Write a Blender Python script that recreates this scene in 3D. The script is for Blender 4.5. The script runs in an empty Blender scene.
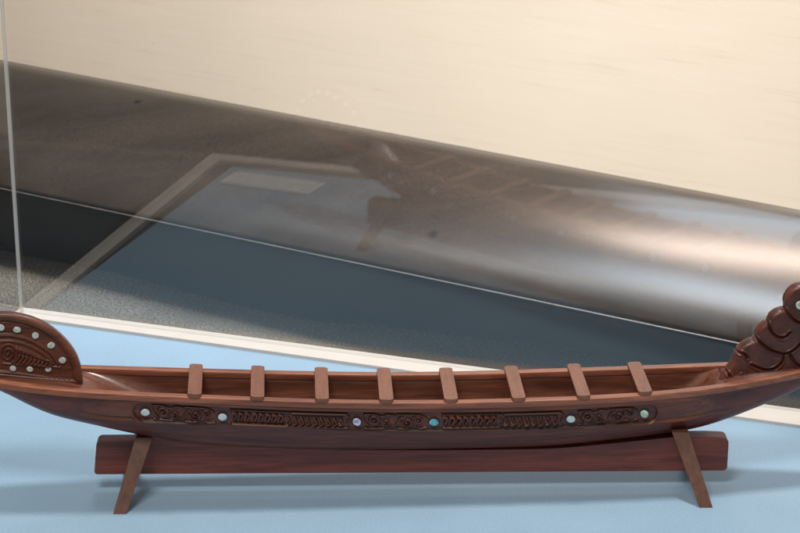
import bpy, bmesh, math, random
import numpy as np
from mathutils import Vector, Matrix
from mathutils.geometry import delaunay_2d_cdt
random.seed(4)
scene = bpy.context.scene
COL = scene.collection

# ------------------------------------------------------------------ helpers
def interp(x, xs, ys): return float(np.interp(x, xs, ys))

def build(name, bm, mat, parent=None, smooth=True, label=None):
    me = bpy.data.meshes.new(name)
    bmesh.ops.recalc_face_normals(bm, faces=bm.faces)
    bm.to_mesh(me); bm.free()
    me.materials.append(mat)
    for p in me.polygons: p.use_smooth = smooth
    o = bpy.data.objects.new(name, me); COL.objects.link(o)
    if parent: o.parent = parent
    if label: o['label'] = label
    return o

def thing(name, label, cat, loc=(0, 0, 0), rz=0.0, group=None):
    o = bpy.data.objects.new(name, None); COL.objects.link(o)
    o.empty_display_size = .05
    o.location = loc; o.rotation_euler = (0, 0, rz)
    o['label'] = label; o['category'] = cat
    if group: o['group'] = group
    return o

def prism(bm, pts, z0, z1):
    """vertical prism over a plan polygon"""
    a = [bm.verts.new((p[0], p[1], z0)) for p in pts]
    b = [bm.verts.new((p[0], p[1], z1)) for p in pts]
    n = len(pts)
    bm.faces.new(a[::-1]); bm.faces.new(b)
    for i in range(n): bm.faces.new((a[i], a[(i+1) % n], b[(i+1) % n], b[i]))

def bevel(bm, w, seg=2, ang=35):
    es = [e for e in bm.edges if e.is_manifold and e.calc_face_angle(0) > math.radians(ang)]
    bmesh.ops.bevel(bm, geom=es, offset=w, segments=seg, affect='EDGES', profile=.5)

def sweep(bm, rings, closed_ends=True):
    vs = [[bm.verts.new(p) for p in r] for r in rings]
    m = len(vs[0])
    for i in range(len(vs)-1):
        for j in range(m):
            bm.faces.new((vs[i][j], vs[i][(j+1) % m], vs[i+1][(j+1) % m], vs[i+1][j]))
    if closed_ends:
        bm.faces.new(vs[0][::-1]); bm.faces.new(vs[-1])

def seg_dist(P, line):
    """distance of points P (n,2) to a polyline"""
    d = np.full(len(P), 1e9)
    L = np.asarray(line, float)
    for a, b in zip(L[:-1], L[1:]):
        ab = b-a; q = float(ab @ ab)
        if q < 1e-14: continue
        t = np.clip(((P-a) @ ab)/q, 0, 1)
        e = np.hypot(*(P-a-np.outer(t, ab)).T)
        d = np.minimum(d, e)
    return d

def bump(d, w):
    x = np.clip(1-d/w, 0, 1); return x*x*(3-2*x)

def smooth_line(pts, n=6, closed=False):
    """Catmull-Rom through points"""
    P = [np.array(p, float) for p in pts]
    out = []
    N = len(P)
    rng = range(N) if closed else range(N-1)
    for i in rng:
        if closed: p0, p1, p2, p3 = P[i-1], P[i], P[(i+1) % N], P[(i+2) % N]
        else: p0, p1, p2, p3 = P[max(i-1, 0)], P[i], P[i+1], P[min(i+2, N-1)]
        for k in range(n):
            t = k/n
            out.append(.5*((2*p1)+(-p0+p2)*t+(2*p0-5*p1+4*p2-p3)*t*t+(-p0+3*p1-3*p2+p3)*t**3))
    if not closed: out.append(P[-1])
    return np.array(out)

def spiral(cx, cy, r0, r1, a0, turns, n=40):
    t = np.linspace(0, 1, n)
    r = r0+(r1-r0)*t; a = a0+turns*2*math.pi*t
    return np.stack([cx+r*np.cos(a), cy+r*np.sin(a)], 1)

# ------------------------------------------------------------------ materials
def new_mat(name):
    m = bpy.data.materials.new(name); m.use_nodes = True
    nt = m.node_tree; nt.nodes.clear()
    out = nt.nodes.new('ShaderNodeOutputMaterial')
    return m, nt, out

def N(nt, t, **kw):
    n = nt.nodes.new(t)
    for k, v in kw.items():
        if k in ('inputs',):
            for a, b in v.items(): n.inputs[a].default_value = b
        else: setattr(n, k, v)
    return n

def ramp(nt, stops):
    r = nt.nodes.new('ShaderNodeValToRGB')
    e = r.color_ramp.elements
    while len(e) < len(stops): e.new(.5)
    for i, (p, c) in enumerate(stops):
        e[i].position = p; e[i].color = (*c, 1)
    return r

def wood(name, dark, light, rough=.35, grain=(6, 60, 60), coat=.3, bump_s=.2, fine=1.0, mult=.8):
    m, nt, out = new_mat(name); L = nt.links
    tc = N(nt, 'ShaderNodeTexCoord')
    mp = N(nt, 'ShaderNodeMapping'); mp.inputs['Scale'].default_value = grain
    L.new(tc.outputs['Object'], mp.inputs['Vector'])
    n1 = N(nt, 'ShaderNodeTexNoise', inputs={'Scale': 1.6, 'Detail': 6, 'Roughness': .62, 'Distortion': .6})
    L.new(mp.outputs[0], n1.inputs['Vector'])
    mp2 = N(nt, 'ShaderNodeMapping'); mp2.inputs['Scale'].default_value = tuple(g*(2.2 if i == 0 else 9)*fine for i, g in enumerate(grain))
    L.new(tc.outputs['Object'], mp2.inputs['Vector'])
    n2 = N(nt, 'ShaderNodeTexNoise', inputs={'Scale': 1.5, 'Detail': 3, 'Roughness': .6})
    L.new(mp2.outputs[0], n2.inputs['Vector'])
    mid = tuple((a+b)/2 for a, b in zip(dark, light))
    r = ramp(nt, [(.3, dark), (.5, mid), (.72, light)])
    L.new(n1.outputs['Fac'], r.inputs[0])
    r2 = ramp(nt, [(.35, (.55, .55, .55)), (.6, (1, 1, 1))])
    L.new(n2.outputs['Fac'], r2.inputs[0])
    mx = N(nt, 'ShaderNodeMix', data_type='RGBA', blend_type='MULTIPLY'); mx.inputs[0].default_value = mult
    L.new(r.outputs[0], mx.inputs[6]); L.new(r2.outputs[0], mx.inputs[7])
    b = N(nt, 'ShaderNodeBsdfPrincipled')
    L.new(mx.outputs[2], b.inputs['Base Color'])
    rr = N(nt, 'ShaderNodeMapRange'); rr.inputs[3].default_value = rough-.07; rr.inputs[4].default_value = rough+.12
    L.new(n1.outputs['Fac'], rr.inputs[0]); L.new(rr.outputs[0], b.inputs['Roughness'])
    b.inputs['Coat Weight'].default_value = coat; b.inputs['Coat Roughness'].default_value = .18
    bp = N(nt, 'ShaderNodeBump', inputs={'Strength': bump_s, 'Distance': .0006})
    L.new(n2.outputs['Fac'], bp.inputs['Height']); L.new(bp.outputs[0], b.inputs['Normal'])
    L.new(b.outputs[0], out.inputs[0])
    return m

M_hull = wood('varnished_red_wood', (.050, .0085, .0050), (.25, .050, .027), rough=.42, coat=.15)
M_inner = wood('hull_inside_wood', (.085, .028, .017), (.28, .098, .054), rough=.30, coat=.5)
M_strake = wood('carved_strake_wood', (.070, .018, .009), (.25, .072, .036), rough=.42, coat=.1)
M_band = wood('carving_recess_shade', (.030, .010, .006), (.10, .033, .018), rough=.45, coat=.05)  # recess shade put into the colour: dark ground between lighter ridges
M_rail = wood('gunwale_wood', (.18, .052, .027), (.47, .170, .092), rough=.45, coat=.15)
M_thwart = wood('thwart_wood', (.19, .075, .041), (.30, .120, .067), rough=.58, grain=(110, 9, 110), coat=.2, mult=.4, bump_s=.08)
M_carve = wood('figurehead_wood', (.058, .015, .009), (.185, .052, .030), rough=.42, grain=(34, 30, 9), coat=.15, bump_s=.2)
M_stern = wood('stern_plate_wood', (.060, .018, .010), (.23, .074, .039), rough=.42, coat=.12)
M_beam = wood('stand_beam_wood', (.105, .022, .015), (.31, .072, .045), rough=.48, grain=(5, 40, 55), coat=.08)
M_leg = wood('stand_leg_wood', (.10, .042, .027), (.19, .082, .053), rough=.45, grain=(110, 110, 9), coat=.2, mult=.4, bump_s=.08)

def pearl(name, a, b_, c):
    m, nt, out = new_mat(name); L = nt.links
    tc = N(nt, 'ShaderNodeTexCoord')
    n = N(nt, 'ShaderNodeTexNoise', inputs={'Scale': 230, 'Detail': 3, 'Distortion': 1.2})
    L.new(tc.outputs['Object'], n.inputs['Vector'])
    r = ramp(nt, [(.35, a), (.52, b_), (.66, c)]); L.new(n.outputs['Fac'], r.inputs[0])
    b = N(nt, 'ShaderNodeBsdfPrincipled', inputs={'Roughness': .16, 'Coat Weight': 1.0, 'Coat Roughness': .04})
    L.new(r.outputs[0], b.inputs['Base Color']); L.new(b.outputs[0], out.inputs[0])
    return m
M_pearl = pearl('pale_shell', (.42, .55, .55), (.72, .80, .78), (.80, .76, .72))
M_teal = pearl('turquoise_shell', (.02, .24, .45), (.10, .52, .62), (.45, .80, .80))
M_lilac = pearl('lilac_shell', (.22, .24, .42), (.50, .50, .66), (.72, .74, .82))
M_green = pearl('green_shell', (.42, .58, .42), (.66, .78, .60), (.80, .86, .70))

def flat(name, col, rough=.6, noise=.06, scale=30, bump_s=0.0, speck=None, coat=0, stretch=(1, 1, 1), bscale=900):
    m, nt, out = new_mat(name); L = nt.links
    tc = N(nt, 'ShaderNodeTexCoord')
    mp = N(nt, 'ShaderNodeMapping'); mp.inputs['Scale'].default_value = stretch
    L.new(tc.outputs['Object'], mp.inputs['Vector'])
    n = N(nt, 'ShaderNodeTexNoise', inputs={'Scale': scale, 'Detail': 5, 'Roughness': .6})
    L.new(mp.outputs[0], n.inputs['Vector'])
    r = ramp(nt, [(.3, tuple(c*(1-noise) for c in col)), (.7, tuple(min(1, c*(1+noise)) for c in col))])
    L.new(n.outputs['Fac'], r.inputs[0])
    b = N(nt, 'ShaderNodeBsdfPrincipled', inputs={'Roughness': rough, 'Coat Weight': coat})
    src = r.outputs[0]
    if speck:
        n3 = N(nt, 'ShaderNodeTexNoise', inputs={'Scale': speck[0], 'Detail': 4, 'Roughness': .75})
        L.new(mp.outputs[0], n3.inputs['Vector'])
        r3 = ramp(nt, [(.40, speck[1]), (.5, (1, 1, 1)), (.64, speck[2])])
        L.new(n3.outputs['Fac'], r3.inputs[0])
        mx = N(nt, 'ShaderNodeMix', data_type='RGBA', blend_type='MULTIPLY'); mx.inputs[0].default_value = 1
        L.new(src, mx.inputs[6]); L.new(r3.outputs[0], mx.inputs[7]); src = mx.outputs[2]
    L.new(src, b.inputs['Base Color'])
    if bump_s:
        n2 = N(nt, 'ShaderNodeTexNoise', inputs={'Scale': bscale, 'Detail': 2})
        L.new(tc.outputs['Object'], n2.inputs['Vector'])
        bp = N(nt, 'ShaderNodeBump', inputs={'Strength': bump_s, 'Distance': .0006})
        L.new(n2.outputs['Fac'], bp.inputs['Height']); L.new(bp.outputs[0], b.inputs['Normal'])
    L.new(b.outputs[0], out.inputs[0])
    return m

M_blue = flat('pale_blue_board', (.315, .485, .640), rough=.6, noise=.06, scale=6, bump_s=.3, bscale=1100, speck=(420, (.93, .93, .93), (1.05, 1.05, 1.05)))
M_rim = flat('cream_white_rim', (.70, .645, .59), rough=.5, noise=.03)
M_plinth = flat('plinth_paint', (.10, .095, .085), rough=.6)
M_card = flat('pale_card', (.80, .90, .96), rough=.6, noise=.02)
M_floor = flat('speckled_carpet', (.036, .031, .024), rough=.9, noise=.35, scale=3, speck=(210, (.10, .10, .10), (4.6, 4.5, 4.2)))

# ------------------------------------------------------------------ camera
FPX = 2170.0; TH = .346; HC = .92
cam = bpy.data.cameras.new('camera'); co = bpy.data.objects.new('camera', cam); COL.objects.link(co)
co.location = (0, 0, HC); co.rotation_euler = (math.pi/2-TH, 0, 0)
cam.sensor_width = 36; cam.lens = 36*FPX/800; cam.clip_end = 100; cam.clip_start = .05
cam.dof.use_dof = True; cam.dof.focus_distance = 2.06; cam.dof.aperture_fstop = 40
scene.camera = co

# ------------------------------------------------------------------ the model canoe
BO = (.0119, 1.9206, 0.0); BYAW = math.radians(3.3)
canoe = thing('model_canoe', 'carved dark red wooden model canoe with shell inlays and eight thwarts, on its stand', 'model canoe', BO, BYAW)

sX = [-.440, -.41, -.382, -.344, -.309, -.258, -.202, -.108, -.014, .062, .138, .215, .273, .312, .350, .385, .415, .440]
sB = [.0050, .0150, .0225, .0275, .0300, .0318, .0325, .0345, .0350, .0355, .0355, .0340, .0300, .0245, .0180, .0115, .0060, .0020]
sZ = [.1330, .1290, .1265, .1225, .1195, .1158, .1126, .1066, .1029, .1022, .1029, .1045, .1071, .1100, .1140, .1185, .1230, .1270]
kX = [-.440, -.415, -.400, -.382, -.367, -.344, -.301, -.265, -.232, -.195, -.10, -.013, .07, .141, .219, .267, .291, .315, .344, .367, .395, .42, .440]
kZ = [.1290, .1235, .1180, .1106, .097, .0858, .0745, .0642, .0569, .0506, .0440, .042, .0415, .042, .0495, .0543, .0598, .0690, .0800, .0905, .104, .1165, .1245]
XS = np.linspace(-.440, .440, 265)
def sm(a, k=9):
    w = np.ones(k)/k; p = np.pad(a, (k//2, k//2), mode='edge')
    # pad linearly so that the ends keep their slope
    s0 = a[0]-a[1]; s1 = a[-1]-a[-2]
    for i in range(k//2):
        p[k//2-1-i] = a[0]+s0*(i+1); p[-(k//2)+i] = a[-1]+s1*(i+1)
    return np.convolve(p, w, 'valid')
TB = sm(sm(np.interp(XS, sX, sB), 15)); TZ = sm(sm(np.interp(XS, sX, sZ), 21), 21); TK = sm(sm(np.interp(XS, kX, kZ), 11), 11)
def fb(x): return interp(x, XS, TB)
def fz(x): return interp(x, XS, TZ)
def fk(x): return interp(x, XS, TK)

def inner_depth(x):
    a = np.clip((x+.338)/.13, 0, 1); b = np.clip((.305-x)/.05, 0, 1)
    s = lambda t: t*t*(3-2*t)
    return .0005+.040*float(s(a))*float(s(b))

def hull_rings():
    rings = []
    for x in np.linspace(-.440, .440, 221):
        b, zs, zk = fb(x), fz(x), fk(x); h = max(zs-zk, .002)
        r = []
        nO = 28
        for i in range(nO+1):
            a = math.pi*i/nO                       # near gunwale -> keel -> far gunwale
            c, s = math.cos(a), math.sin(a)
            y = -b*math.copysign(abs(c)**.92, c); z = zs-h*abs(s)**.96
            r.append((x, y, z))
        t = min(.0035, b*.4); bi = b-t; d = min(inner_depth(x), h*.78)
        nI = 20
        for i in range(nI+1):
            a = math.pi*i/nI
            c, s = math.cos(a), math.sin(a)
            r.append((x, bi*math.copysign(abs(c)**.8, c), zs-.0003-d*abs(s)**.8))
        rings.append(r)
    return rings
bm = bmesh.new(); sweep(bm, hull_rings())
hull = build('hull', bm, M_hull, canoe)
hull.data.materials.append(M_inner)
for p in hull.data.polygons:
    if p.index < 220*50 and (p.index % 50) >= 28: p.material_index = 1

# gunwale rails (rounded strip along each edge)
def rail(side):
    rings = []
    xs = np.linspace(-.436, .436, 200)
    for x in xs:
        b, zs = fb(x), fz(x)
        w = .0044*min(1, b/.012+.12); hgt = .0034
        cyl = []
        for i in range(28):
            a = 2*math.pi*i/28
            ca, sa = math.cos(a), math.sin(a)
            cyl.append((x, side*(b-.0006)+w*math.copysign(abs(ca)**.32, ca), zs-.0016+hgt*math.copysign(abs(sa)**.32, sa)))
        rings.append(cyl)
    bm = bmesh.new(); sweep(bm, rings); return bm
for s in (-1, 1): build('gunwale', rail(s), M_rail, canoe)

# carved side strakes: relief over the flank of the hull
DISC = [(-.2538, .0166), (-.1815, .0182), (-.0548, .0190), (.0183, .0192), (.1490, .0200), (.2198, .0188)]
BAND0, BAND1 = -.264, .231
def tcen(x): return np.interp(x, [-.30, -.25, -.18, 0, .15, .23, .29], [.0160, .0164, .0180, .0188, .0196, .0186, .017])
def tlow(x): return np.interp(x, [-.335, -.30, -.147, -.014, .139, .278, .31], [.0270, .0285, .0282, .0300, .0315, .0315, .030])

def capsule(x0, x1, yc, r, n=10):
    p = []
    for i in range(n+1):
        a = math.pi/2+math.pi*i/n; p.append((x0+r+r*math.cos(a), yc+r*math.sin(a)))
    for i in range(n+1):
        a = -math.pi/2+math.pi*i/n; p.append((x1-r+r*math.cos(a), yc+r*math.sin(a)))
    p.append(p[0]); return p

def carve_pattern(X, V):
    """relief height (m) inside the band; V measured upwards from the band's centre line"""
    P = np.stack([X, V], 1); h = np.zeros(len(X))
    ridges = []
    rr_ = random.Random(7)
    rj = lambda a: rr_.uniform(-a, a)
    def teeth(x0, x1, up):
        # long loop below with a row of cut teeth above it (or reversed)
        s = 1 if up else -1
        ridges.append(([(x0+.003, -.0062*s), (x1-.004, -.0062*s)], .0016, .0020))
        ridges.append((smooth_line([(x1-.006, -.0062*s), (x1-.002, -.0045*s), (x1-.001, -.001*s), (x1-.003, .002*s)], 5), .0013, .0018))
        ridges.append(([(x0+.002, .0066*s), (x1-.002, .0066*s)], .0011, .0015))
        ridges.append(([(x0+.004, -.0036*s), (x1-.007, -.0036*s)], .0009, .0012))
        n = max(3, int(round((x1-x0-.008)/.0066)))
        for i in range(n):
            a = x0+.003+(x1-x0-.008)*(i+.1)/n
            a += rj(.0006); k_ = 1+rj(.12)
            ridges.append((smooth_line([(a-.0004, .0048*s*k_), (a+.0026, .0036*s), (a+.0030+rj(.0004), .0012*s), (a+.0010, -.0022*s*k_)], 3), .0015+rj(.0002), .0026+rj(.0004)))
    def scrolls(x0, x1):
        n = 2; w = (x1-x0)/n
        for i in range(n):
            cx = x0+w*(i+.5)+rj(.0006); s = 1 if i % 2 == 0 else -1
            ridges.append((spiral(cx-.004, .0005*s, .0008, .0052, math.pi*.5*s, 1.25*s, 26), .0012, .0020))
            ridges.append((spiral(cx+.0065, -.001*s, .0006, .0040, -math.pi*.5*s, -1.1*s, 22), .0011, .0018))
            ridges.append((smooth_line([(cx-w*.45, .0066*s), (cx-.004, .0066*s), (cx+.003, .0045*s), (cx+w*.25, .0066*s), (cx+w*.48, .0060*s)], 4), .0012, .0016))
            ridges.append((smooth_line([(cx-w*.45, -.0066*s), (cx, -.0066*s), (cx+w*.3, -.0058*s), (cx+w*.46, -.003*s)], 4), .0012, .0016))
            ridges.append((smooth_line([(cx-w*.5, .003*s), (cx-w*.40, -.002*s), (cx-w*.3, -.0045*s)], 4), .0013, .0019))
            ridges.append((smooth_line([(cx-.0005, .0045*s), (cx+.0015, 0), (cx+.001, -.0045*s)], 4), .0011, .0017))
    g = .0062
    scrolls(DISC[0][0]+g, DISC[1][0]-g)
    m = (DISC[1][0]+DISC[2][0])/2
    teeth(DISC[1][0]+g, m+.001, True); teeth(m-.001, DISC[2][0]-g, False)
    scrolls(DISC[2][0]+g, DISC[3][0]-g)
    m = (DISC[3][0]+DISC[4][0])/2
    teeth(DISC[3][0]+g, m+.001, True); teeth(m-.001, DISC[4][0]-g, False)
    scrolls(DISC[4][0]+g, DISC[5][0]-g)
    for line, w, hh in ridges:
        L = np.asarray(line); m_ = (X > L[:, 0].min()-w) & (X < L[:, 0].max()+w)
        if not m_.any(): continue
        h[m_] = np.maximum(h[m_], hh*bump(seg_dist(P[m_], L), w*1.35))
    return h

def strake(side):
    nx, nt_ = 1150, 50
    xs = np.linspace(-.325, .300, nx); us = np.linspace(0, 1, nt_)
    Xg, Ug = np.meshgrid(xs, us, indexing='ij')
    low = tlow(xs)[:, None]
    T = .0030+(low-.0030)*Ug
    B = np.interp(Xg, XS, TB); Z = np.interp(Xg, XS, TZ); K = np.interp(Xg, XS, TK)
    Hh = Z-K
    q = np.clip(T/Hh, 0, .98)
    # hull surface: y = -b*|c|^.92, z = zs - h*|s|^.96  -> invert
    s_ = q**(1/.96); c_ = np.sqrt(1-s_**2); Y = B*c_**.92
    V = (tcen(Xg)+.0003-T)
    half = .0104
    # band mask: rounded rectangle
    rx = np.maximum(np.maximum(BAND0+.009-Xg, Xg-(BAND1-.009)), 0)
    d_in = half-np.hypot(rx, V)                     # >0 inside
    fade = np.clip(np.minimum((xs+.325)/.04, (.300-xs)/.04), 0, 1)[:, None]
    base = .0030*fade
    off = np.broadcast_to(base, Xg.shape).copy()
    inside = bump(np.clip(.0011-d_in, 0, 1), .0011)
    rel = np.zeros(Xg.size)
    rel = carve_pattern(Xg.ravel(), V.ravel()/1.12).reshape(Xg.shape)
    off -= .0014*(1-fade)
    off += inside*(-.0034+rel*1.75)
    off += .0009*bump(np.abs(d_in+.0013), .0012)*fade        # raised line round the band
    edge = T/low
    off += .0014*bump(np.abs(low-T-.0018), .0020)*fade       # bead on the lower edge
    off -= .0012*bump(np.abs(low-T-.0048), .0014)*fade
    # disc seats
    for dx, dt in DISC:
        r = np.hypot(Xg-dx, T-dt)
        seat = r < .0062
        off = np.where(seat, base-.0030, off)
    nrm_y = 1.0
    Yo = Y+off*.95; Zo = Z-T-off*.22*(T/.03)
    Yo[:, -1] = Y[:, -1]-.0012; Yo[0, :] = Y[0, :]-.001; Yo[-1, :] = Y[-1, :]-.001; Yo[:, 0] = Y[:, 0]-.001
    Ym = Yo[:, -2].copy()
    bm = bmesh.new()
    vs = [[bm.verts.new((Xg[i, j], side*Yo[i, j], Zo[i, j])) for j in range(nt_)] for i in range(nx)]
    for i in range(nx-1):
        for j in range(nt_-1):
            bm.faces.new((vs[i][j], vs[i+1][j], vs[i+1][j+1], vs[i][j+1]) if side < 0 else (vs[i][j+1], vs[i+1][j+1], vs[i+1][j], vs[i][j]))
    bm.faces.ensure_lookup_table()
    k = 0
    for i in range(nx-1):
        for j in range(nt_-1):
            bm.faces[k].material_index = 1 if d_in[i, j] > .0004 and rel[i, j] < .00135 else 0  # recess faces get the painted shade, raised ridges keep strake wood
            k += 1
    return bm
def disc_bm(c, nrm, r, th, hole=0.0):
    """small domed disc; nrm = facing direction"""
    bm = bmesh.new(); n = Vector(nrm).normalized()
    t = n.cross(Vector((0, 0, 1))).normalized(); u = t.cross(n)
    prof = [(0, -th), (r, -th), (r, th*.25), (r*.90, th*.62), (r*.5, th*.7), (0, th*.72)]
    if hole: prof = [(0, -th), (r, -th), (r, th*.3), (r*.88, th*.8), (r*.5, th), (r*.36, th*.2), (0, th*.1)]
    prev = None; c = Vector(c)
    ph, am, el = random.uniform(0, 6.28), random.uniform(.03, .08), random.uniform(.88, .99)
    jit = [1+am*math.sin(2*(2*math.pi*k/24)+ph)+.015*math.sin(5*(2*math.pi*k/24)+2*ph) for k in range(24)]
    for rr, hh in prof:
        if rr == 0: ring = [bm.verts.new(c+n*hh)]
        else: ring = [bm.verts.new(c+n*hh+(t*math.cos(2*math.pi*k/24)+u*(math.sin(2*math.pi*k/24)*el))*(rr*jit[k])) for k in range(24)]
        if prev:
            for k in range(24):
                a, b = prev[k % len(prev)], prev[(k+1) % len(prev)]
                d, e = ring[k % len(ring)], ring[(k+1) % len(ring)]
                f = [a, b, e, d]; f2 = []
                for v in f:
                    if v not in f2: f2.append(v)
                if len(f2) > 2: bm.faces.new(f2)
        prev = ring
    return bm
disc_labels = ['pale shell disc at the left end of the carved band', 'pale shell disc after the first scroll', 'lilac ring of shell',
               'bright turquoise shell disc amidships', 'pale green-white shell disc', 'pale shell disc at the right end of the carved band']
disc_mats = [M_pearl, M_pearl, M_lilac, M_teal, M_pearl, M_green]
for side in (-1, 1):
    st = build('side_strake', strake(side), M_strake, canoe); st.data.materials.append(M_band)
    for i, (dx, dt) in enumerate(DISC):
        b, zs, zk = fb(dx), fz(dx), fk(dx)
        s_ = (dt/(zs-zk))**(1/.96); y = b*(1-s_*s_)**.46
        d = disc_bm((dx, side*(y+.0018), zs-dt-.0006), (0, side, -.12), .0041, .0011, hole=1 if i in (2, 3) else 0)
        build('shell_disc', d, disc_mats[i], st, label=disc_labels[i] if side < 0 else None)

# thwarts
TX = [-.2074, -.1483, -.0872, -.0264, .0346, .0987, .1605, .2197]
for i, x in enumerate(TX):
    b, z = fb(x), fz(x)
    L = b+.0045+random.uniform(-.0006, .0006); w = .0064+random.uniform(-.0003, .0003)
    pts = []
    r = .0042
    for (cx, cy, a0) in ((w-r, L-r*.8, 0), (-w+r, L-r*.8, 90), (-w+r, -L+r*.8, 180), (w-r, -L+r*.8, 270)):
        for k in range(5):
            a = math.radians(a0+k*22.5); pts.append((cx+r*math.cos(a), cy+r*.8*math.sin(a)))
    bm = bmesh.new(); prism(bm, pts, 0, .0040); bevel(bm, .0005, 2, 50)
    sl = (fz(x+.01)-fz(x-.01))/.02
    bmesh.ops.transform(bm, matrix=Matrix.Translation((x, 0, z+.0014)) @ Matrix.Rotation(-math.atan(sl), 4, 'Y') @ Matrix.Rotation(math.radians(random.uniform(-.8, .8)), 4, 'Z'), verts=bm.verts)
    build('thwart', bm, M_thwart, canoe, smooth=False)

# relief plates -------------------------------------------------------------
def inside_poly(P, poly):
    x, y = P[:, 0], P[:, 1]; r = np.zeros(len(P), bool); n = len(poly)
    for i in range(n):
        x0, y0 = poly[i]; x1, y1 = poly[(i+1) % n]
        if y0 == y1: continue
        c = ((y0 > y) != (y1 > y)) & (x < (x1-x0)*(y-y0)/(y1-y0)+x0)
        r ^= c
    return r

def relief_plate(outline, step, thick_fn):
    """two-sided carved plate in the x-z plane; thick_fn(P, dist_to_edge) -> half thickness"""
    O = np.asarray(outline, float)
    # resample outline
    R = []
    for i in range(len(O)):
        a, b = O[i], O[(i+1) % len(O)]; k = max(1, int(round(np.hypot(*(b-a))/step)))
        for t in range(k): R.append(a+(b-a)*t/k)
    R = np.array(R); closed = np.vstack([R, R[:1]])
    lo, hi = R.min(0), R.max(0); G = []
    ys = np.arange(lo[1], hi[1], step*.87)
    for j, yy in enumerate(ys):
        for xx in np.arange(lo[0]+(step/2 if j % 2 else 0), hi[0], step): G.append((xx, yy))
    G = np.array(G); G = G[inside_poly(G, R)]
    d = seg_dist(G, closed); G = G[d > step*.55]; d = d[d > step*.55]
    P = np.vstack([R, G]); D = np.concatenate([np.zeros(len(R)), d])
    res = delaunay_2d_cdt([Vector(p) for p in P], [(i, (i+1) % len(R)) for i in range(len(R))], [], 1, 1e-7)
    V2, F = res[0], res[2]
    P2 = np.array([(v.x, v.y) for v in V2]); D2 = seg_dist(P2, closed)
    H = thick_fn(P2, D2)
    bm = bmesh.new()
    near = [bm.verts.new((p[0], -h, p[1])) for p, h in zip(P2, H)]
    far = [bm.verts.new((p[0], h, p[1])) for p, h in zip(P2, H)]
    for f in F:
        bm.faces.new([near[i] for i in f]); bm.faces.new([far[i] for i in reversed(f)])
    bm.edges.ensure_lookup_table()
    idx = {v: i for i, v in enumerate(near)}
    for e in [e for e in bm.edges if e.is_boundary and e.verts[0] in idx]:
        a, b = e.verts; i, j = idx[a], idx[b]
        try: bm.faces.new((near[i], far[i], far[j], near[j]))
        except ValueError: pass
    return bm

# stern plate (drawn on a small plan in photo millimetres: x right, y down)
def S(px, py): return (-.314+(px-83)*.000883, .1113+(388-py)*.00103)
def Sl(l): return np.array([S(*p) for p in l])
top_arc = [(83, 389), (83, 377), (81.5, 364), (77, 352), (69, 340.5), (58, 330), (45, 321.5), (30, 315.5), (14, 312), (0, 311), (-16, 312), (-32, 315.5), (-46, 321.5), (-58, 330), (-69, 341), (-76, 352), (-80, 364), (-81, 372)]
sp_out = np.vstack([Sl(smooth_line(top_arc, 5)), Sl([(-60, 371), (0, 376), (40, 382), (83, 391)])])
rim_line = Sl(smooth_line([(p[0], p[1]) for p in [(79, 378), (77.5, 366), (73.5, 354), (66, 343.5), (55.5, 333.5), (43, 325.5), (29, 319.5), (14, 316), (0, 315), (-16, 316), (-31, 319.5), (-44, 325.5), (-55, 333.5), (-66, 344), (-72, 354), (-75, 363)]], 4))
rim_in = Sl(smooth_line([(74, 374), (72.5, 364), (68, 354.5), (61, 345.5), (52, 337.5), (41, 330.5), (28, 325), (14, 321.8), (0, 320.8), (-16, 322), (-30, 325), (-42, 331), (-52, 338), (-61, 346), (-67, 355)], 4))
arc2 = Sl(smooth_line([(58, 363), (53, 354), (44, 346), (32, 339), (18, 334.5), (2, 332.5), (-14, 334), (-28, 338), (-40, 346), (-50, 355)], 5))
arc3 = Sl(smooth_line([(53, 363), (46, 355), (37, 348), (26, 342.5), (14, 339.5), (2, 338.5), (-12, 340), (-26, 345)], 5))
base1 = Sl([(77, 379), (40, 375.5), (0, 371), (-60, 366)])
base2 = Sl([(60, 366), (30, 363.5), (0, 361)]) 
spir = [Sl(spiral(6, 350, 1.0, 10.5, .6, 2.1, 60)), Sl(spiral(-30, 352, 1, 8, 2.6, -1.6, 40))]
ribs = []
for k in range(9):
    x = 15+k*4.0
    mid = 351.5+k*1.25
    ribs.append(Sl(smooth_line([(x-3.5, mid-8.0+k*.55), (x+1.0, mid-4.6+k*.2), (x+4.2, mid-.8)], 3)))
    ribs.append(Sl(smooth_line([(x+3.4, mid+1.4), (x+1.2, mid+4.6-k*.1), (x-2.6, mid+8.4-k*.7)], 3)))
leafline = Sl([(14, 352), (50, 362)])
SD = [(-18, 326), (0, 325.5), (17, 328), (36, 334), (52, 344), (63, 359), (10, 366), (28, 367), (47.5, 367.5), (-9, 364), (-35, 333), (-50, 343), (-60, 357)]
def stern_thick(P, D):
    h = np.full(len(P), .0036)
    h += .0016*np.maximum(bump(seg_dist(P, rim_line), .0048), 0)
    infield = np.minimum(bump(np.clip(.0085-D, 0, 1), .0016), 1)
    lowbar = P[:, 1] < np.interp(P[:, 0], [-.45, -.387, -.314], [S(-60, 369)[1], S(0, 371)[1], S(83, 379)[1]])
    infield = np.where(lowbar, 0, infield)
    h -= .0020*infield
    for l, w, a in [(rim_in, .0012, .0008), (arc2, .0016, .0019), (arc3, .0014, .0016), (base2, .0012, .0010), (leafline, .0010, .0009)]:
        h = np.maximum(h, .0016+a*1.5*bump(seg_dist(P, l), w))
    for l in spir+ribs:
        h = np.maximum(h, .0016+.0030*bump(seg_dist(P, l), .0014))
    h -= .0012*bump(seg_dist(P, base1), .0012)
    r = .0016
    h *= np.sqrt(np.clip(1-np.clip(1-D/r, 0, 1)**2*.55, .1, 1))
    return h
stern = build('stern_plate', relief_plate(sp_out, .0006, stern_thick), M_stern, canoe)
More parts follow.
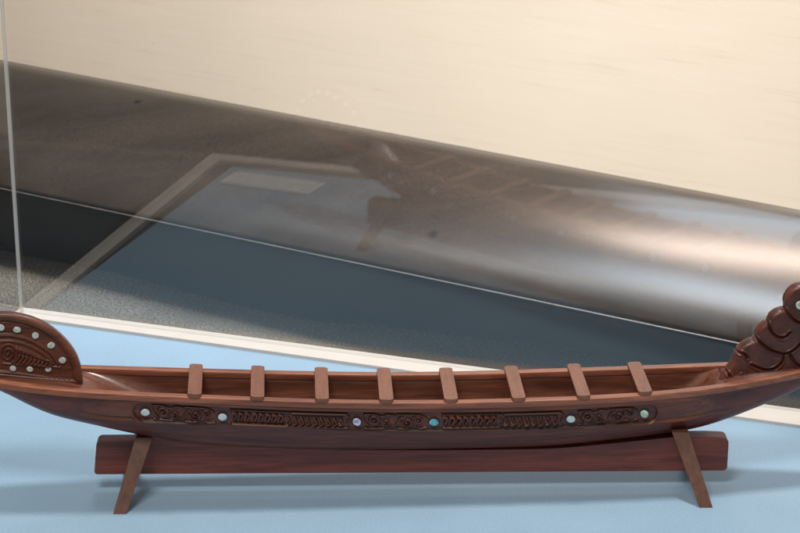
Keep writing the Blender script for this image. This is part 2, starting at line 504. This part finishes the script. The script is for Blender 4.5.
for i, p in enumerate(SD):
    x, z = S(*p)
    for s in (-1, 1):
        build('shell_disc', disc_bm((x, s*.0026, z), (0, s, .05), .0035 if i not in (6, 7, 8) else .0031, .0011), M_pearl, stern)

# prow figurehead
def Q(px, py): return (.2956+(px-717)*.0009, .0985+(386-py)*.00101)
def Ql(l): return np.array([Q(*p) for p in l])
prow_out = Ql(smooth_line([(717, 388), (719, 378), (724, 369), (730.5, 358), (735, 348), (741, 341.5), (748, 338), (754, 335.5), (755, 328), (760, 322), (766, 318.5), (769, 312), (776, 307.5), (783.5, 305), (782.5, 297), (786.5, 288.5),
      (794, 283), (804, 281.5), (814, 284), (822, 290), (832, 294), (842, 293), (850, 297), (846, 304), (836, 307), (828, 311), (834, 318), (840, 328), (838, 340), (846, 350), (856, 360), (868, 366), (872, 372), (866, 376)], 4))
prow_out = np.vstack([prow_out, Ql([(850, 384), (810, 389), (770, 393), (735, 395), (720, 394)])])
grooves = [smooth_line(l, 5) for l in [
    [(783, 305.5), (788, 311), (794, 316.5), (802, 319.5), (812, 318), (822, 312)],
    [(766, 319), (770, 327.5), (777, 333), (785, 333.5), (790.5, 329)],
    [(755, 335), (762, 341), (771, 346.5), (782, 350), (790, 350), (798, 345), (806, 336), (812, 324)],
    [(751, 361), (759, 364.5), (768, 367), (777, 365), (784, 358), (785, 351)],
    [(725, 369), (729, 374), (730, 381)],
    [(735, 349), (742, 350), (746, 354)],
    [(792, 352), (800, 362), (814, 366), (828, 362), (836, 350)],
    [(806, 338), (818, 344), (828, 340)],
    [(741, 372), (756, 378), (776, 380), (800, 376), (826, 376)]]]
GR = [Ql(l) for l in grooves]
fine = []
for k in range(1, 4):
    fine.append(Ql(smooth_line([(770+k*3.4, 316-k*1.6), (774+k*3, 323-k*1.2), (782+k*1.5, 327-k*2), (790, 325-k*2)], 4)))
    fine.append(Ql(smooth_line([(757+k*4, 330-k*2.1), (766+k*3, 337-k*2), (779+k*1.5, 343-k*2.4), (792, 341-k*2.5)], 4)))
    fine.append(Ql(smooth_line([(741+k*4.0, 345+k*.3), (749+k*4, 354-k*.7), (762+k*3, 359-k*1.5), (775, 359-k*2.4)], 4)))
def prow_thick(P, D):
    T = .0088
    h = T*np.sqrt(np.clip(1-(1-np.clip(D/.0045, 0, 1))**2, .05, 1))*(.86+.14*np.clip(D/.02, 0, 1))
    dm = np.full(len(P), 1.0)
    for l in GR:
        d = seg_dist(P, l); dm = np.minimum(dm, d)
    h -= .0036*bump(dm, .0014)
    h += .0014*bump(np.abs(dm-.0023), .0011)
    for l in fine: h -= .00035*bump(seg_dist(P, l), .0009)
    e = np.hypot(P[:, 0]-Q(799.5, 302)[0], P[:, 1]-Q(799.5, 302)[1])
    h -= .0012*bump(np.abs(e-.0062), .0013)
    h += np.where(e < .0050, -.0014, 0)
    return np.maximum(h, .0012)
prow = build('figurehead', relief_plate(prow_out, .0007, prow_thick), M_carve, canoe)
for s in (-1, 1):
    x, z = Q(800, 302)
    build('shell_eye', disc_bm((x, s*.0070, z), (0, s, 0), .0047, .0013, hole=1), M_green, prow)
# low carved collar that beds the figurehead into the bow deck
bm = bmesh.new(); rings = []
for x in np.linspace(.300, .425, 40):
    t = (x-.300)/.125; w = max(.0015, fb(x)*.93); hh = .003+.0045*math.sin(math.pi*min(1, t*1.1))**.8 if t < .9 else .006
    hh *= min(1, t*8+.1)
    rings.append([(x, -w+2*w*k/12, fz(x)-.001+hh*(1-abs(k/6-1)**1.6)) for k in range(13)]+[(x, w, fz(x)-.004), (x, -w, fz(x)-.004)])
sweep(bm, rings); build('bow_deck', bm, M_carve, canoe)

# ------------------------------------------------------------------ stand
SYAW = math.radians(1.4)
stand = thing('model_stand', 'dark wooden stand with long crossbeam and splayed crossed legs under the model canoe', 'display stand', BO, SYAW)
# beam: long board whose top edge is hollowed where the keel beds in
top = []
dy = BYAW-SYAW
for x in np.linspace(-.296, .298, 90):
    z = .0535-(x*.0036)
    xb = x
    top.append((x, min(z, fk(xb)-.0004)))
def arcpts(cx, cz, r, a0, a1, n=5):
    return [(cx+r*math.cos(math.radians(a0+(a1-a0)*k/n)), cz+r*math.sin(math.radians(a0+(a1-a0)*k/n))) for k in range(n+1)]
prof = arcpts(-.3045, .0225, .003, 270, 180)+arcpts(-.2995, .0495, .005, 180, 90)+top[2:-2]+arcpts(.3005, .0455, .006, 90, 0)+arcpts(.3025, .0205, .004, 0, -90)
bm = bmesh.new()
a = [bm.verts.new((p[0], -.0075, p[1])) for p in prof]; b = [bm.verts.new((p[0], .0075, p[1])) for p in prof]
bm.faces.new(a); bm.faces.new(b[::-1]); n = len(prof)
for i in range(n): bm.faces.new((a[i], b[i], b[(i+1) % n], a[(i+1) % n]))
bevel(bm, .0009, 2, 60)
build('crossbeam', bm, M_beam, stand, smooth=False)
def leg_bm(sx, sy):
    """tapered board from the foot (sx*.279, sy*.050, 0) up past the beam to the hull"""
    f = Vector((sx*.2795, sy*.0500, 0)); t = Vector((sx*.2568, sy*.0150, .0640))
    bm = bmesh.new(); rings = []
    for k in range(9):
        u = k/8; c = f.lerp(t, u); w = .0062+.0018*u; d = .0052+.0016*u
        rings.append([(c.x-w, c.y-d, c.z), (c.x+w, c.y-d, c.z), (c.x+w, c.y+d, c.z), (c.x-w, c.y+d, c.z)])
    sweep(bm, rings); bevel(bm, .0011, 2, 50); return bm
for sx in (-1, 1):
    for sy in (-1, 1): build('leg', leg_bm(sx, sy), M_leg, stand, smooth=False)

# ------------------------------------------------------------------ display case
BL = Vector((-.4477, 2.4001)); bdir = Vector((.8694, -.3003)).normalized()
BR = BL+bdir*1.50; FL = Vector((-.700, 1.772)); FR = Vector((.735, 1.262))
case = thing('display_case', 'glass display case with pale blue board and cream white rim that holds the model canoe', 'display case', (BL.x, BL.y, 0))
def rel(p): return (p[0]-BL.x, p[1]-BL.y)
def part(name, pts, z0, z1, mat, bv=0, label=None):
    bm = bmesh.new(); prism(bm, [rel(p) for p in pts], z0, z1)
    if bv: bevel(bm, bv, 2, 40)
    return build(name, bm, mat, case, smooth=False, label=label)
part('plinth', [FL, FR, BR, BL], -.700, -.0045, M_plinth)
ld = (FL-BL).normalized(); ln = Vector((-ld.y, ld.x)); iBL = BL+ln*.022+ld*.026; iBR = Vector((.385, 2.0687)); e = (iBR-iBL).normalized(); iBR = iBL+e*1.43
iFL = FL+Vector((.060, .022)); iFR = FR+Vector((-.02, .05))
part('base_board', [iFL, iFR, iBR, iBL], -.0045, 0, M_blue)
part('rim', [BL, iBL, iBR, BR], -.004, .0035, M_rim, .0008)
ld = (FL-BL).normalized(); ln = Vector((-ld.y, ld.x))
part('rim', [BL+ld*.0002, FL, FL+ln*.022, iBL+ld*.0002], -.004, .0033, M_rim, .0008)
fd = (FR-FL).normalized(); fn = Vector((-fd.y, fd.x))
part('rim', [FL+ln*.0222, FR, FR+fn*.026, FL+ln*.0222+fn*.026], -.004, .0033, M_rim, .0008)

def glass_mat(name, k=1.0, dust=.3):
    m, nt, out = new_mat(name); L = nt.links
    fr = N(nt, 'ShaderNodeLayerWeight', inputs={'Blend': .18})
    geo = N(nt, 'ShaderNodeNewGeometry')
    mr = N(nt, 'ShaderNodeMapRange'); mr.inputs[1].default_value = 0; mr.inputs[2].default_value = 1; mr.inputs[3].default_value = .076*k; mr.inputs[4].default_value = .6
    pw = N(nt, 'ShaderNodeMath', operation='POWER'); pw.inputs[1].default_value = 4
    L.new(fr.outputs['Facing'], pw.inputs[0]); L.new(pw.outputs[0], mr.inputs[0])
    tr = N(nt, 'ShaderNodeBsdfTransparent', inputs={'Color': (.985, .99, .985, 1)})
    gl = N(nt, 'ShaderNodeBsdfGlossy', inputs={'Roughness': .0})
    mx = N(nt, 'ShaderNodeMixShader'); L.new(mr.outputs[0], mx.inputs[0]); L.new(tr.outputs[0], mx.inputs[1]); L.new(gl.outputs[0], mx.inputs[2])
    # dust film and tiny specks
    df = N(nt, 'ShaderNodeBsdfDiffuse', inputs={'Color': (.85, .85, .85, 1)})
    tc = N(nt, 'ShaderNodeTexCoord')
    vo = N(nt, 'ShaderNodeTexVoronoi', inputs={'Scale': 34})
    L.new(tc.outputs['Object'], vo.inputs['Vector'])
    lt = N(nt, 'ShaderNodeMath', operation='LESS_THAN'); lt.inputs[1].default_value = .022
    L.new(vo.outputs['Distance'], lt.inputs[0])
    sep = N(nt, 'ShaderNodeSeparateColor'); L.new(vo.outputs['Color'], sep.inputs[0])
    gt = N(nt, 'ShaderNodeMath', operation='GREATER_THAN'); gt.inputs[1].default_value = .80
    L.new(sep.outputs[0], gt.inputs[0])
    mu = N(nt, 'ShaderNodeMath', operation='MULTIPLY'); L.new(lt.outputs[0], mu.inputs[0]); L.new(gt.outputs[0], mu.inputs[1])
    nz = N(nt, 'ShaderNodeTexNoise', inputs={'Scale': 2.2, 'Detail': 4}); L.new(tc.outputs['Object'], nz.inputs['Vector'])
    nm = N(nt, 'ShaderNodeMapRange'); nm.inputs[1].default_value = .35; nm.inputs[2].default_value = .8; nm.inputs[3].default_value = .006*dust; nm.inputs[4].default_value = .03*dust
    L.new(nz.outputs['Fac'], nm.inputs[0])
    ma = N(nt, 'ShaderNodeMath', operation='MULTIPLY_ADD'); ma.inputs[1].default_value = .35
    L.new(mu.outputs[0], ma.inputs[0]); L.new(nm.outputs[0], ma.inputs[2])
    mx2 = N(nt, 'ShaderNodeMixShader'); L.new(ma.outputs[0], mx2.inputs[0]); L.new(mx.outputs[0], mx2.inputs[1]); L.new(df.outputs[0], mx2.inputs[2])
    L.new(mx2.outputs[0], out.inputs[0])
    return m
M_glass = glass_mat('case_glass')
GY = math.radians(-18.7)                     # the pane stands a degree off the rim
gd = Vector((math.cos(GY), math.sin(GY))); gn = Vector((gd.y, -gd.x))   # gn towards the viewer
G0 = BL+gn*.010+gd*.0085
part('glass_pane', [G0, G0+gd*1.46, G0+gd*1.46+gn*.004, G0+gn*.004], .0036, .62, M_glass)
L0 = G0+gn*.0045-gd*.002
part('glass_pane', [L0, L0+ld*.60, L0+ld*.60+ln*.004, L0+ln*.004], .0036, .62, M_glass)
# polished edge where the two panes meet
m, nt, out = new_mat('glass_edge'); L = nt.links
b = N(nt, 'ShaderNodeBsdfPrincipled', inputs={'Base Color': (.92, .91, .90, 1), 'Roughness': .2, 'Alpha': .5})
L.new(b.outputs[0], out.inputs[0]); M_edge = m
c0 = G0-gd*.0035+gn*.0005
part('glass_edge', [c0, c0+gd*.0028, c0+gd*.0028+gn*.0042, c0+gn*.0042], .0038, .6205, M_edge)
# pale card added front left for the patch (seen mirrored in the rear pane)
card = thing('patch_card', 'small pale card added on the blue board, seen mirrored in the rear glass', 'card', (-.54, 1.822, 0), math.radians(-14))
bm = bmesh.new(); prism(bm, [(-.07, -.028), (.07, -.028), (.07, .028), (-.07, .028)], .0004, .0024); bevel(bm, .0004, 1)
build('card_sheet', bm, M_card, card, smooth=False)

# ------------------------------------------------------------------ behind the glass
# long rounded dark hull-like form lying on the floor
def mat_dark_gloss():
    m, nt, out = new_mat('dark_polished_surface'); L = nt.links
    tc = N(nt, 'ShaderNodeTexCoord')
    mp = N(nt, 'ShaderNodeMapping'); mp.inputs['Rotation'].default_value = (0, 0, math.radians(32)); mp.inputs['Scale'].default_value = (1.2, 7, 7)
    L.new(tc.outputs['Object'], mp.inputs['Vector'])
    n1 = N(nt, 'ShaderNodeTexNoise', inputs={'Scale': 1.4, 'Detail': 6, 'Roughness': .6, 'Distortion': .4}); L.new(mp.outputs[0], n1.inputs['Vector'])
    r = ramp(nt, [(.30, (.011, .008, .006)), (.70, (.020, .0145, .011))]); L.new(n1.outputs['Fac'], r.inputs[0])
    n2 = N(nt, 'ShaderNodeTexNoise', inputs={'Scale': 260, 'Detail': 4}); L.new(tc.outputs['Object'], n2.inputs['Vector'])
    r2 = ramp(nt, [(.36, (.7, .7, .7)), (.66, (1.4, 1.38, 1.35))]); L.new(n2.outputs['Fac'], r2.inputs[0])
    mx = N(nt, 'ShaderNodeMix', data_type='RGBA', blend_type='MULTIPLY'); mx.inputs[0].default_value = 1
    L.new(r.outputs[0], mx.inputs[6]); L.new(r2.outputs[0], mx.inputs[7])
    # a few small round stains
    vo = N(nt, 'ShaderNodeTexVoronoi', inputs={'Scale': 4.2}); L.new(tc.outputs['Object'], vo.inputs['Vector'])
    rv = ramp(nt, [(.02, (.18, .18, .22)), (.055, (1, 1, 1))]); L.new(vo.outputs['Distance'], rv.inputs[0])
    mx3 = N(nt, 'ShaderNodeMix', data_type='RGBA', blend_type='MULTIPLY'); mx3.inputs[0].default_value = 1
    L.new(mx.outputs[2], mx3.inputs[6]); L.new(rv.outputs[0], mx3.inputs[7])
    b = N(nt, 'ShaderNodeBsdfPrincipled', inputs={'Specular IOR Level': .22})
    L.new(mx3.outputs[2], b.inputs['Base Color'])
    rr = N(nt, 'ShaderNodeMapRange'); rr.inputs[3].default_value = .27; rr.inputs[4].default_value = .31
    L.new(n1.outputs['Fac'], rr.inputs[0]); L.new(rr.outputs[0], b.inputs['Roughness'])
    bp = N(nt, 'ShaderNodeBump', inputs={'Strength': .05, 'Distance': .0004})
    L.new(n2.outputs['Fac'], bp.inputs['Height']); L.new(bp.outputs[0], b.inputs['Normal'])
    L.new(b.outputs[0], out.inputs[0])
    return m
M_dark = mat_dark_gloss()
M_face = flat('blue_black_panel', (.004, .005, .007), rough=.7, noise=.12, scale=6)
M_lip = flat('pale_worn_lip', (.045, .042, .038), rough=.4, noise=.3, scale=20)
fb_o = thing('rounded_plinth', 'long dark glossy rounded form with blue-black side, lying behind the glass case', 'plinth', (0, 4.0, -.70))
# stations: edge point (z=-.5), floor point (z=-.7), crest point (z=-.35)
ed_a, ed_b = np.array([-.810, 4.407]), np.array([.598, 3.542])
cr_a, cr_b = np.array([-.900, 4.895]), np.array([.739, 3.803])
flx = [-2.0, -1.048, -.832, -.653, -.247, 0, .14, .316, .771, 1.6, 2.4]; fly = [5.20, 4.69, 4.56, 4.47, 4.20, 4.125, 4.08, 4.01, 3.78, 3.29, 2.82]
floorpts = smooth_line([(a, b) for a, b in zip(flx, fly)], 6)
def ring_at(t):
    e = ed_a+(ed_b-ed_a)*t; c = cr_a+(cr_b-cr_a)*t
    return e, c
rings_top, rings_face, rings_lip = [], [], []
for t in np.linspace(-.75, 1.75, 90):
    e, c = ring_at(t)
    nrm = np.array([.5225, .8526])            # away from the viewer, square to the long axis
    w = (c-e) @ nrm; al = c-e-nrm*w
    top_r = []
    for k in range(25):
        u = k/24; a = u*math.pi/2
        s = math.sin(a); q = 1-math.cos(a)
        y = .45*u+.55*q                        # steeper at the lip, flat at the crest
        z = -.5+.150*(.62*s+.38*u)
        p = e+al*y+nrm*w*y
        top_r.append((p[0], p[1]-4.0, z+.70))
    # roll over the crest and down behind
    for k in range(1, 7):
        a = k/6*math.pi/2
        p = c+nrm*.22*math.sin(a); top_r.append((p[0], p[1]-4.0, -.35-.30*(1-math.cos(a))+.70))
    rings_top.append(top_r+[(e[0]+nrm[0]*.10, e[1]+nrm[1]*.10-4.0, -.503+.70)])
    # face
    # floor point on the curve along the section's direction
    ray_o = e; best = min(floorpts, key=lambda f: abs((f-e) @ np.array([.8526, -.5225])))
    g0 = best
    gi = (g0-e) @ nrm
    fl = e+nrm*gi+np.array([.8526, -.5225])*0
    pts = []
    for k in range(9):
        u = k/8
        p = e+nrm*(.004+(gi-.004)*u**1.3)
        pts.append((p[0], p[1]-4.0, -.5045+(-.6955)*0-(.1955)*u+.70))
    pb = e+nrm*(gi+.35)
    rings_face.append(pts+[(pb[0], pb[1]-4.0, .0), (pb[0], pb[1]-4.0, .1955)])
    lp = []
    for k in range(8):
        a = 2*math.pi*k/8
        p = e+nrm*(-.0005+.0022*math.cos(a)); lp.append((p[0], p[1]-4.0, .1990+.0015*math.sin(a)))
    rings_lip.append(lp)
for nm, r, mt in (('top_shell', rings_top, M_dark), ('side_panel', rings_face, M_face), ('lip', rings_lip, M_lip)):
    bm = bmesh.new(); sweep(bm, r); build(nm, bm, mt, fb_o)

# floor, wall
def slab(name, pts, z0, z1, mat, kind=True):
    bm = bmesh.new(); prism(bm, pts, z0, z1); o = build(name, bm, mat, smooth=False)
    o['kind'] = 'structure'; return o
slab('floor', [(-6, -3), (6, -3), (6, 8.5), (-6, 8.5)], -.80, -.70, M_floor)

m, nt, out = new_mat('cream_wall'); L = nt.links
tc = N(nt, 'ShaderNodeTexCoord')
mp = N(nt, 'ShaderNodeMapping'); mp.inputs['Scale'].default_value = (1.4, 1, 30)
L.new(tc.outputs['Object'], mp.inputs['Vector'])
n1 = N(nt, 'ShaderNodeTexNoise', inputs={'Scale': 2.2, 'Detail': 5, 'Roughness': .6, 'Distortion': .8}); L.new(mp.outputs[0], n1.inputs['Vector'])
r = ramp(nt, [(.27, (.63, .53, .42)), (.38, (.73, .625, .505)), (.7, (.755, .65, .53))]); L.new(n1.outputs['Fac'], r.inputs[0])
n2 = N(nt, 'ShaderNodeTexNoise', inputs={'Scale': 1.3, 'Detail': 2}); L.new(tc.outputs['Object'], n2.inputs['Vector'])
r2 = ramp(nt, [(.3, (.93, .93, .93)), (.7, (1.0, 1.0, 1.0))]); L.new(n2.outputs['Fac'], r2.inputs[0])
mx = N(nt, 'ShaderNodeMix', data_type='RGBA', blend_type='MULTIPLY'); mx.inputs[0].default_value = 1
L.new(r.outputs[0], mx.inputs[6]); L.new(r2.outputs[0], mx.inputs[7])
b = N(nt, 'ShaderNodeBsdfPrincipled', inputs={'Roughness': .55}); L.new(mx.outputs[2], b.inputs['Base Color'])
L.new(b.outputs[0], out.inputs[0]); M_wall = m
bm = bmesh.new(); bmesh.ops.create_cube(bm, size=1, matrix=Matrix.Diagonal((9, .1, 1.06, 1)))
wall = build('wall', bm, M_wall, smooth=False); wall['kind'] = 'structure'
wall.location = (.55, 5.10, -.20); wall.rotation_euler = (0, 0, math.radians(-33))

# ------------------------------------------------------------------ light
def area(name, loc, target, sx, sy, power, col, spread=180):
    l = bpy.data.lights.new(name, 'AREA'); l.shape = 'RECTANGLE'; l.size = sx; l.size_y = sy; l.energy = power; l.color = col
    l.spread = math.radians(spread)
    o = bpy.data.objects.new(name, l); COL.objects.link(o); o.location = loc
    d = Vector(target)-Vector(loc); o.rotation_euler = d.to_track_quat('-Z', 'Y').to_euler(); return o
area('ceiling_or_fill_lamp', (.30, 2.05, 2.1), (0, 1.90, 0), .26, .20, 24, (1, .97, .93))
area('ceiling_or_fill_lamp', (-.5, .5, 2.4), (0, 1.9, 0), .8, .5, 31, (1, .93, .86))  # front fill from the camera side, added to brighten the hull flank
l1 = area('cool_area_light', (-.38, 3.95, 2.3), (-.38, 3.95, 0), .95, .75, 44, (.76, .88, 1), 84)  # unseen cool area light, mirrored as a bluish band in the dark top
l1.rotation_euler = (0, 0, math.radians(-42))
l2 = area('cool_area_light', (.90, 4.76, .52), (.75, 3.9, -.35), 1.0, .15, 4.6, (.78, .89, 1), 120)  # unseen cool strip placed for the upper bluish band near the crest
area('ceiling_or_fill_lamp', (.42, 4.85, 1.55), (.55, 3.9, -.4), .95, .30, 20, (1, .80, .68), 80)
area('wall_fill', (-.75, 3.5, 3.2), (.05, 5.2, -.1), 3.6, .4, 88, (1, .95, .91), 90)  # unseen fill added to brighten the cream wall
area('floor_fill', (.1, 3.0, 2.3), (.0, 3.75, -.7), .5, .5, 9, (1, .94, .86), 62)  # narrow fill added to lift the dim floor strip behind the case
w = bpy.data.worlds.new('World'); scene.world = w; w.use_nodes = True
w.node_tree.nodes['Background'].inputs[0].default_value = (1, .95, .90, 1)
w.node_tree.nodes['Background'].inputs[1].default_value = .28

scene.view_settings.view_transform = 'Standard'; scene.view_settings.look = 'None'
scene.view_settings.exposure = 0; scene.view_settings.gamma = 1
scene.render.engine = 'CYCLES'
scene.cycles.max_bounces = 10; scene.cycles.transparent_max_bounces = 16
scene.cycles.caustics_reflective = False
